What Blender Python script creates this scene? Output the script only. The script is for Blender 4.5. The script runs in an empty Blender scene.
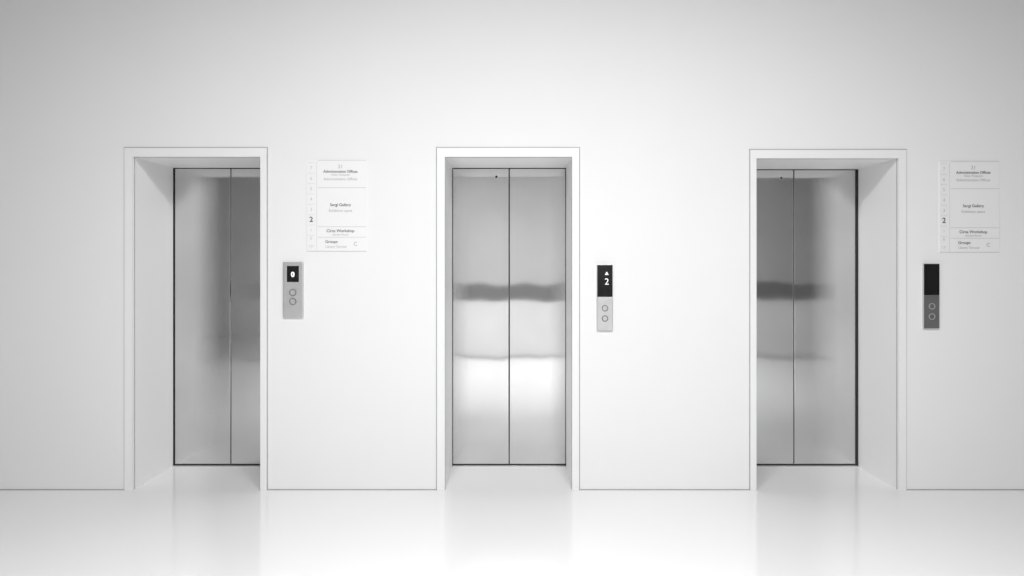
import bpy, bmesh, math
from mathutils import Vector

scene = bpy.context.scene
scene.view_settings.view_transform = 'Standard'
scene.view_settings.look = 'None'

# ------------------------------------------------------------ materials
def base_mat(name, col, rough=0.5, metal=0.0, spec=0.5, emit=0.0, noise=0.0, nscale=3.0, rvar=0.0):
    m = bpy.data.materials.new(name); m.use_nodes = True
    nt = m.node_tree; b = nt.nodes['Principled BSDF']
    b.inputs['Roughness'].default_value = rough
    b.inputs['Metallic'].default_value = metal
    b.inputs['Specular IOR Level'].default_value = spec
    tc = nt.nodes.new('ShaderNodeTexCoord')
    n = nt.nodes.new('ShaderNodeTexNoise'); n.inputs['Scale'].default_value = nscale
    n.inputs['Detail'].default_value = 5
    nt.links.new(tc.outputs['Object'], n.inputs['Vector'])
    r = nt.nodes.new('ShaderNodeMapRange')
    r.inputs['From Min'].default_value = 0.3; r.inputs['From Max'].default_value = 0.7
    r.inputs['To Min'].default_value = col*(1-noise); r.inputs['To Max'].default_value = col*(1+noise)
    nt.links.new(n.outputs['Fac'], r.inputs['Value'])
    nt.links.new(r.outputs['Result'], b.inputs['Base Color'])
    if rvar:
        r2 = nt.nodes.new('ShaderNodeMapRange')
        r2.inputs['To Min'].default_value = rough-rvar; r2.inputs['To Max'].default_value = rough+rvar
        nt.links.new(n.outputs['Fac'], r2.inputs['Value'])
        nt.links.new(r2.outputs['Result'], b.inputs['Roughness'])
    if emit:
        b.inputs['Emission Color'].default_value = (1,1,1,1)
        b.inputs['Emission Strength'].default_value = emit
    return m

def steel_mat(name, col=0.6, rough=0.2, spread=0.25, wave=0.006):
    """vertically brushed stainless steel: micro grooves scatter the normal sideways"""
    m = base_mat(name, col, rough, 1.0, noise=0.06, nscale=2.0)
    nt = m.node_tree; b = nt.nodes['Principled BSDF']
    g = nt.nodes.new('ShaderNodeNewGeometry')
    tc = nt.nodes.new('ShaderNodeTexCoord')
    mul = nt.nodes.new('ShaderNodeVectorMath'); mul.operation='MULTIPLY'; mul.inputs[1].default_value=(9000,9000,9000)
    nt.links.new(g.outputs['Position'], mul.inputs[0])
    wn = nt.nodes.new('ShaderNodeTexWhiteNoise'); wn.noise_dimensions='3D'
    nt.links.new(mul.outputs[0], wn.inputs['Vector'])
    a = nt.nodes.new('ShaderNodeMath'); a.operation='SUBTRACT'; a.inputs[1].default_value=0.5
    nt.links.new(wn.outputs['Value'], a.inputs[0])
    s = nt.nodes.new('ShaderNodeMath'); s.operation='MULTIPLY'; s.inputs[1].default_value=spread
    nt.links.new(a.outputs[0], s.inputs[0])
    mp = nt.nodes.new('ShaderNodeMapping'); mp.inputs['Scale'].default_value=(2.0,1,1.6)
    nt.links.new(tc.outputs['Object'], mp.inputs['Vector'])
    n = nt.nodes.new('ShaderNodeTexNoise'); n.inputs['Scale'].default_value=1.6; n.inputs['Detail'].default_value=1.5
    nt.links.new(mp.outputs[0], n.inputs['Vector'])
    a2 = nt.nodes.new('ShaderNodeMath'); a2.operation='SUBTRACT'; a2.inputs[1].default_value=0.5
    nt.links.new(n.outputs['Fac'], a2.inputs[0])
    s2 = nt.nodes.new('ShaderNodeMath'); s2.operation='MULTIPLY'; s2.inputs[1].default_value=wave*4
    nt.links.new(a2.outputs[0], s2.inputs[0])
    c = nt.nodes.new('ShaderNodeCombineXYZ')
    nt.links.new(s.outputs[0], c.inputs['X']); nt.links.new(s2.outputs[0], c.inputs['Z'])
    ad = nt.nodes.new('ShaderNodeVectorMath'); ad.operation='ADD'
    nt.links.new(g.outputs['Normal'], ad.inputs[0]); nt.links.new(c.outputs[0], ad.inputs[1])
    no = nt.nodes.new('ShaderNodeVectorMath'); no.operation='NORMALIZE'
    nt.links.new(ad.outputs[0], no.inputs[0])
    nt.links.new(no.outputs[0], b.inputs['Normal'])
    return m

M_wall   = base_mat('white_wall_paint', 0.84, 0.8, spec=0.3, noise=0.006, nscale=1.5)
M_back   = base_mat('lightened_back_wall', 0.95, 0.8, spec=0.3, noise=0.006, nscale=1.5)  # lightened copy of the wall paint, brightens what the doors mirror
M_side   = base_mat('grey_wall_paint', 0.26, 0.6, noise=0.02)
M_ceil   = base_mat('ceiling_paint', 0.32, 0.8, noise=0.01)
M_floor  = base_mat('white_epoxy_floor', 0.84, 0.13, noise=0.012, nscale=0.8, rvar=0.02)
M_frame  = base_mat('white_enamel_frame', 0.86, 0.4, noise=0.005)
M_jamb   = base_mat('lightened_enamel_jamb', 0.95, 0.4, noise=0.008)  # enamel lightened to offset the shade inside the recess
M_seam   = base_mat('joint_shadow_grey', 0.38, 0.8, noise=0.1, nscale=20)  # grey of the lining joint, also paints shadow gaps at frame and floor
M_dark   = base_mat('dark_gap', 0.03, 0.9)
M_steel  = steel_mat('brushed_stainless_steel', 0.71, 0.055, 0.17, 0.004)
M_alu    = base_mat('satin_aluminium', 0.66, 0.35, 0.7, noise=0.03, nscale=30)
M_alud   = base_mat('dark_satin_metal', 0.19, 0.4, 0.5, noise=0.05, nscale=30)
M_black  = base_mat('black_display_glass', 0.006, 0.12, noise=0.05)
M_glow   = base_mat('display_digits', 0.9, 0.5, emit=0.35)
M_rail   = base_mat('grey_handrail', 0.20, 0.4, noise=0.1)
M_sign   = base_mat('acrylic_sign_plate', 0.86, 0.4, noise=0.004)
M_ink    = base_mat('dark_ink', 0.08, 0.6)
M_inkg   = base_mat('grey_ink', 0.42, 0.6)
M_inkl   = base_mat('light_grey_ink', 0.57, 0.6)

# ------------------------------------------------------------ helpers
def box(bm, x0,x1,y0,y1,z0,z1, mi=0):
    v=[bm.verts.new(p) for p in ((x0,y0,z0),(x1,y0,z0),(x1,y1,z0),(x0,y1,z0),(x0,y0,z1),(x1,y0,z1),(x1,y1,z1),(x0,y1,z1))]
    for f in ((0,3,2,1),(4,5,6,7),(0,1,5,4),(1,2,6,5),(2,3,7,6),(3,0,4,7)):
        fc=bm.faces.new([v[i] for i in f]); fc.material_index=mi

def cyl(bm, x,z,y0,y1,r, seg=32, mi=0, r2=None):
    r2 = r if r2 is None else r2
    a=[bm.verts.new((x+r*math.cos(t*2*math.pi/seg), y1, z+r*math.sin(t*2*math.pi/seg))) for t in range(seg)]
    b=[bm.verts.new((x+r2*math.cos(t*2*math.pi/seg), y0, z+r2*math.sin(t*2*math.pi/seg))) for t in range(seg)]
    for i in range(seg):
        f=bm.faces.new((a[i],a[(i+1)%seg],b[(i+1)%seg],b[i])); f.material_index=mi
    bm.faces.new(b).material_index=mi; bm.faces.new(a[::-1]).material_index=mi

def ring(bm, x,z,y0,y1,ro,ri,seg=36,mi=0):
    L=[]
    for (r,y) in ((ro,y1),(ro,y0),(ri,y0),(ri,y1)):
        L.append([bm.verts.new((x+r*math.cos(t*2*math.pi/seg),y,z+r*math.sin(t*2*math.pi/seg))) for t in range(seg)])
    for k in range(4):
        a,b=L[k],L[(k+1)%4]
        for i in range(seg):
            bm.faces.new((a[i],a[(i+1)%seg],b[(i+1)%seg],b[i])).material_index=mi

def finish(bm, name, mats, parent=None, bevel=0.0, seg=2):
    bmesh.ops.recalc_face_normals(bm, faces=bm.faces)
    me=bpy.data.meshes.new(name); bm.to_mesh(me); bm.free()
    for m in (mats if isinstance(mats,(list,tuple)) else [mats]): me.materials.append(m)
    o=bpy.data.objects.new(name, me); scene.collection.objects.link(o)
    if parent: o.parent=parent
    if bevel:
        md=o.modifiers.new('bevel','BEVEL'); md.width=bevel; md.segments=seg; md.limit_method='ANGLE'
    return o

def empty(name, loc=(0,0,0)):
    e=bpy.data.objects.new(name,None); e.location=loc; e.empty_display_size=0.1
    scene.collection.objects.link(e); return e

def text(s, x, z, y, size, mat, parent, align='LEFT', bold=0.0, name='lettering', sx=1.0):
    cu=bpy.data.curves.new(name,'FONT'); cu.body=s; cu.size=size; cu.align_x=align; cu.align_y='CENTER'
    cu.offset=bold; cu.extrude=0.0003; cu.materials.append(mat)
    o=bpy.data.objects.new(name,cu); scene.collection.objects.link(o)
    o.rotation_euler=(math.pi/2,0,0); o.location=(x,y,z); o.scale=(sx,1,1); o.parent=parent
    return o

# ------------------------------------------------------------ elevators spec (metres on the wall)
#        inner x0, x1, inner top, outer x0, x1, outer top
E = [(-2.545,-1.695,2.220,-2.600,-1.653,2.280),
     (-0.467, 0.380,2.220,-0.520, 0.427,2.280),
     ( 1.607, 2.555,2.210, 1.567, 2.605,2.267)]
LIN=0.03     # jamb lining thickness
D=0.534      # recess depth
TH=0.62      # wall thickness
XL,XR=-5.6,5.6
H=4.0

# wall with three openings
bm=bmesh.new()
cur=XL
for (a,b,t,_,_,_) in E:
    box(bm,cur,a-LIN,0,TH,0,H)
    box(bm,a-LIN,b+LIN,0,TH,t+LIN,H)
    cur=b+LIN
box(bm,cur,XR,0,TH,0,H)
bmesh.ops.remove_doubles(bm,verts=bm.verts,dist=1e-5)
finish(bm,'wall_front',M_wall)

def slab(name,x0,x1,y0,y1,z0,z1,mat):
    bm=bmesh.new(); box(bm,x0,x1,y0,y1,z0,z1); return finish(bm,name,mat)
YB=-9.0
slab('floor',XL-0.1,XR+0.1,YB-0.1,TH+0.1,-0.1,0,M_floor)
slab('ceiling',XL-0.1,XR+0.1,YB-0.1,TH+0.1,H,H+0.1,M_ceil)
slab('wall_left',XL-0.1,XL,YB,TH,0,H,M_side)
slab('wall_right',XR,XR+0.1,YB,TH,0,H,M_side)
slab('wall_back',XL-0.1,XR+0.1,YB-0.1,YB,0,H,M_back)
slab('wall_shaft',XL,XR,TH,TH+0.08,0,H,M_dark)

# thin grey strip painting the shadow gap at the foot of the wall
bm=bmesh.new(); cur=XL
for (_,_,_,a,b,_) in E:
    box(bm,cur,a-0.006,-0.003,0,0,0.006); cur=b+0.006
box(bm,cur,XR,-0.003,0,0,0.006)
finish(bm,'base_shadow_line',M_seam)

# low parapet with grey handrail facing the lifts (seen mirrored in the steel doors)
par=empty('parapet',(0,0,0))
bm=bmesh.new(); box(bm,-3.4,5.59,-5.36,-5.22,0,0.93); finish(bm,'parapet_body',M_frame,par,0.01)
bm=bmesh.new(); box(bm,-3.4,5.59,-5.38,-5.20,0.93,1.18); finish(bm,'parapet_cap',M_rail,par,0.01)
bm=bmesh.new(); box(bm,-3.4,5.59,-5.22,-5.205,0.0,0.02); finish(bm,'parapet_skirting',M_rail,par)

def elevator(i,spec):
    a,b,t,oa,ob,ot=spec
    e=empty('elevator' if i==0 else 'elevator.%03d'%i)
    # face frame (architrave), thin proud plate
    bm=bmesh.new(); y0,y1=-0.010,0.0
    box(bm,oa,a,y0,y1,0,ot); box(bm,b,ob,y0,y1,0,ot); box(bm,a,b,y0,y1,t,ot)
    finish(bm,'frame',M_frame,e,0.0012)
    bm=bmesh.new(); g=0.006
    box(bm,oa-g,oa,-0.002,0,0,ot+g); box(bm,ob,ob+g,-0.002,0,0,ot+g); box(bm,oa,ob,-0.002,0,ot,ot+g)
    finish(bm,'frame_shadow_gap',M_seam,e)  # grey edging painted in for the shadow gap round the frame
    # lining
    bm=bmesh.new()
    box(bm,a-LIN,a,0.0,D,0,t+LIN); box(bm,b,b+LIN,0.0,D,0,t+LIN); box(bm,a,b,0.0,D,t,t+LIN)
    finish(bm,'jamb_lining',M_jamb,e)
    # lining joint just inside the frame
    bm=bmesh.new()
    box(bm,a,a+0.002,0.012,0.018,0,t); box(bm,b-0.002,b,0.012,0.018,0,t); box(bm,a,b,0.012,0.018,t-0.002,t)
    finish(bm,'lining_joint',M_seam,e)
    # doors
    c=(a+b)/2
    for k,(x0,x1) in enumerate(((a-0.02,c-0.003),(c+0.003,b+0.02))):
        bm=bmesh.new(); box(bm,x0,x1,D+0.008,D+0.04,0.012,t+0.02)
        finish(bm,'door_panel_%d'%(k+1),M_steel,e,0.003)
    bm=bmesh.new(); box(bm,a-0.028,b+0.028,D+0.045,D+0.06,0.0,t+0.028)
    finish(bm,'car_gap',M_dark,e)
    # dark strip for the door gap; wider right side paints a dark reflection
    bm=bmesh.new(); r=0.004; rr=0.012 if i==2 else 0.004
    box(bm,a,a+r,D-0.004,D+0.004,0.006,t); box(bm,b-rr,b,D-0.004,D+0.004,0.006,t); box(bm,a+r,b-rr,D-0.004,D+0.004,t-r,t)
    finish(bm,'gap_reflection_strip',M_dark,e)
    # sill with grooves
    bm=bmesh.new()
    box(bm,a,b,D-0.02,D+0.04,0.0,0.006)
    box(bm,a,b,D+0.0,D+0.007,0.006,0.012,1)
    finish(bm,'sill',[M_alu,M_dark],e)
    # emergency key hole
    if i>0:
        kx=c-0.095
        bm=bmesh.new(); ring(bm,kx,t-0.065,D+0.004,D+0.009,0.013,0.009,mi=0); cyl(bm,kx,t-0.065,D+0.006,D+0.009,0.009,mi=1)
        finish(bm,'key_escutcheon',[M_alu,M_dark],e)
    return e
for i,s in enumerate(E): elevator(i,s)

# ------------------------------------------------------------ call panels
def panel_small():
    e=empty('elevator_call_panel')
    bm=bmesh.new(); box(bm,-1.540,-1.407,-0.022,0,1.153,1.520); finish(bm,'face_plate',M_alu,e,0.004)
    bm=bmesh.new(); box(bm,-1.513,-1.434,-0.024,-0.020,1.387,1.494); finish(bm,'display',M_black,e,0.001)
    text('0',-1.4735,1.436,-0.0248,0.045,M_glow,e,'CENTER',0.002,'display_digit')
    for z in (1.318,1.258):
        bm=bmesh.new(); ring(bm,-1.4735,z,-0.027,-0.021,0.023,0.0195,mi=1); cyl(bm,-1.4735,z,-0.026,-0.021,0.0165,mi=0,r2=0.0155)
        finish(bm,'button',[M_alu,M_alud],e)
def panel_tall(name,x0,x1,z0,z1,zs,lower,dig):
    e=empty(name)
    c=(x0+x1)/2
    bm=bmesh.new(); box(bm,x0-0.003,x1+0.003,-0.014,0,z0-0.003,z1+0.003); finish(bm,'steel_border',M_alu,e,0.002)
    bm=bmesh.new(); box(bm,x0,x1,-0.020,-0.014,z0,zs); finish(bm,'lower_plate',lower,e,0.001)
    bm=bmesh.new(); box(bm,x0,x1,-0.021,-0.014,zs+0.001,z1); finish(bm,'display',M_black,e,0.001)
    if dig:
        text('2',c+0.012,z1-0.112,-0.0218,0.060,M_glow,e,'CENTER',0.0,'display_digit')
        bm=bmesh.new(); q=[bm.verts.new(p) for p in ((c-0.001,-0.0218,z1-0.065),(c+0.025,-0.0218,z1-0.065),(c+0.012,-0.0218,z1-0.043))]
        bm.faces.new(q); finish(bm,'display_arrow',M_glow,e)
    for z in (zs-0.074,zs-0.142):
        bm=bmesh.new(); ring(bm,c,z,-0.024,-0.019,0.021,0.016,mi=1); cyl(bm,c,z,-0.023,-0.019,0.013,mi=0,r2=0.012)
        finish(bm,'button',[M_alu,M_alud] if dig else [M_alud,M_alu],e)
panel_small()
panel_tall('elevator_call_panel.001',0.547,0.647,1.067,1.500,1.287,M_alu,True)
panel_tall('elevator_call_panel.002',2.717,2.817,1.080,1.507,1.300,M_alud,False)

# ------------------------------------------------------------ directory signs
def sign(name,x0,z1):
    e=empty(name)
    w,h=0.40,0.61
    bm=bmesh.new(); box(bm,x0,x0+w,-0.005,0,z1-h,z1); finish(bm,'plate',M_sign,e,0.001)
    y=-0.0056
    bm=bmesh.new()
    def line(xa,xb,z,th=0.002): box(bm,x0+xa,x0+xb,-0.0058,-0.005,z1-z-th/2,z1-z+th/2)
    for z in (0.003,0.185,0.445,0.515): line(0.075,w-0.004,z,0.003)
    for k in range(9): line(0.008,0.05,0.02+k*0.069,0.0018)
    line(0.002,w-0.002,h-0.003,0.002)
    box(bm,x0+0.066,x0+0.068,-0.0058,-0.005,z1-h+0.01,z1-0.01)
    finish(bm,'rule_lines',M_inkl,e)
    for k,s in enumerate(('7','6','5','4','3')):
        text(s,x0+0.03,z1-0.055-k*0.069,y,0.032,M_inkl,e,'CENTER')
    text('2',x0+0.03,z1-0.398,y,0.048,M_ink,e,'CENTER',0.001)
    for k,s in enumerate(('1','0','-1')):
        text(s,x0+0.03,z1-0.468-k*0.055,y,0.030,M_inkl,e,'CENTER')
    cx=x0+0.225
    text('21',cx,z1-0.045,y,0.034,M_inkg,e,'CENTER')
    text('Administration Offices',cx,z1-0.078,y,0.025,M_ink,e,'CENTER',0.0003)
    text('Visitor Reception',cx,z1-0.100,y,0.018,M_inkg,e,'CENTER')
    text('Administrative Offices',cx,z1-0.128,y,0.025,M_inkg,e,'CENTER')
    text('Sergi Gallery',cx,z1-0.300,y,0.027,M_ink,e,'CENTER',0.0003)
    text('Exhibition space',cx,z1-0.338,y,0.024,M_inkg,e,'CENTER')
    text('Circa Workshop',cx,z1-0.473,y,0.027,M_ink,e,'CENTER',0.0003)
    text('Seminar Room',cx,z1-0.498,y,0.018,M_inkg,e,'CENTER')
    text('Groups',cx-0.06,z1-0.545,y,0.027,M_ink,e,'CENTER',0.0003)
    text('Library Terrace',cx-0.03,z1-0.578,y,0.022,M_inkg,e,'CENTER')
    text('C',cx+0.10,z1-0.56,y,0.036,M_inkg,e,'CENTER')
sign('floor_directory_sign',-1.387,2.200)
sign('floor_directory_sign.001',2.827,2.193)

# ------------------------------------------------------------ lights
def lamp(name,x,y,sx,sy,power):
    e=empty(name)
    bm=bmesh.new()
    box(bm,x-sx/2-0.04,x+sx/2+0.04,y-sy/2-0.04,y+sy/2+0.04,H-0.03,H)
    finish(bm,'housing',M_frame,e,0.004)
    ld=bpy.data.lights.new(name+'_lamp','AREA'); ld.shape='RECTANGLE'; ld.size=sx; ld.size_y=sy; ld.energy=power
    o=bpy.data.objects.new('lamp',ld); o.location=(x,y,H-0.035); scene.collection.objects.link(o); o.parent=e
lamp('added_ceiling_light',-0.65,-3.35,0.9,0.9,97)  # unseen pair of ceiling lights, added to brighten the lift wall
lamp('added_ceiling_light.001',0.75,-3.35,0.9,0.9,97)
lamp('added_ceiling_light.002',0.2,-5.25,3.0,0.6,128)  # unseen light added to brighten the rear space mirrored in the doors

w=bpy.data.worlds.new('World'); scene.world=w; w.use_nodes=True
w.node_tree.nodes['Background'].inputs[0].default_value=(0.5,0.5,0.5,1)

# ------------------------------------------------------------ camera
cd=bpy.data.cameras.new('camera'); cd.sensor_width=36; cd.lens=24.0
cd.shift_x=-3/1024; cd.shift_y=-26/1024
cam=bpy.data.objects.new('camera',cd); cam.location=(0,-4.551,1.52); cam.rotation_euler=(math.pi/2,0,0)
scene.collection.objects.link(cam); scene.camera=cam
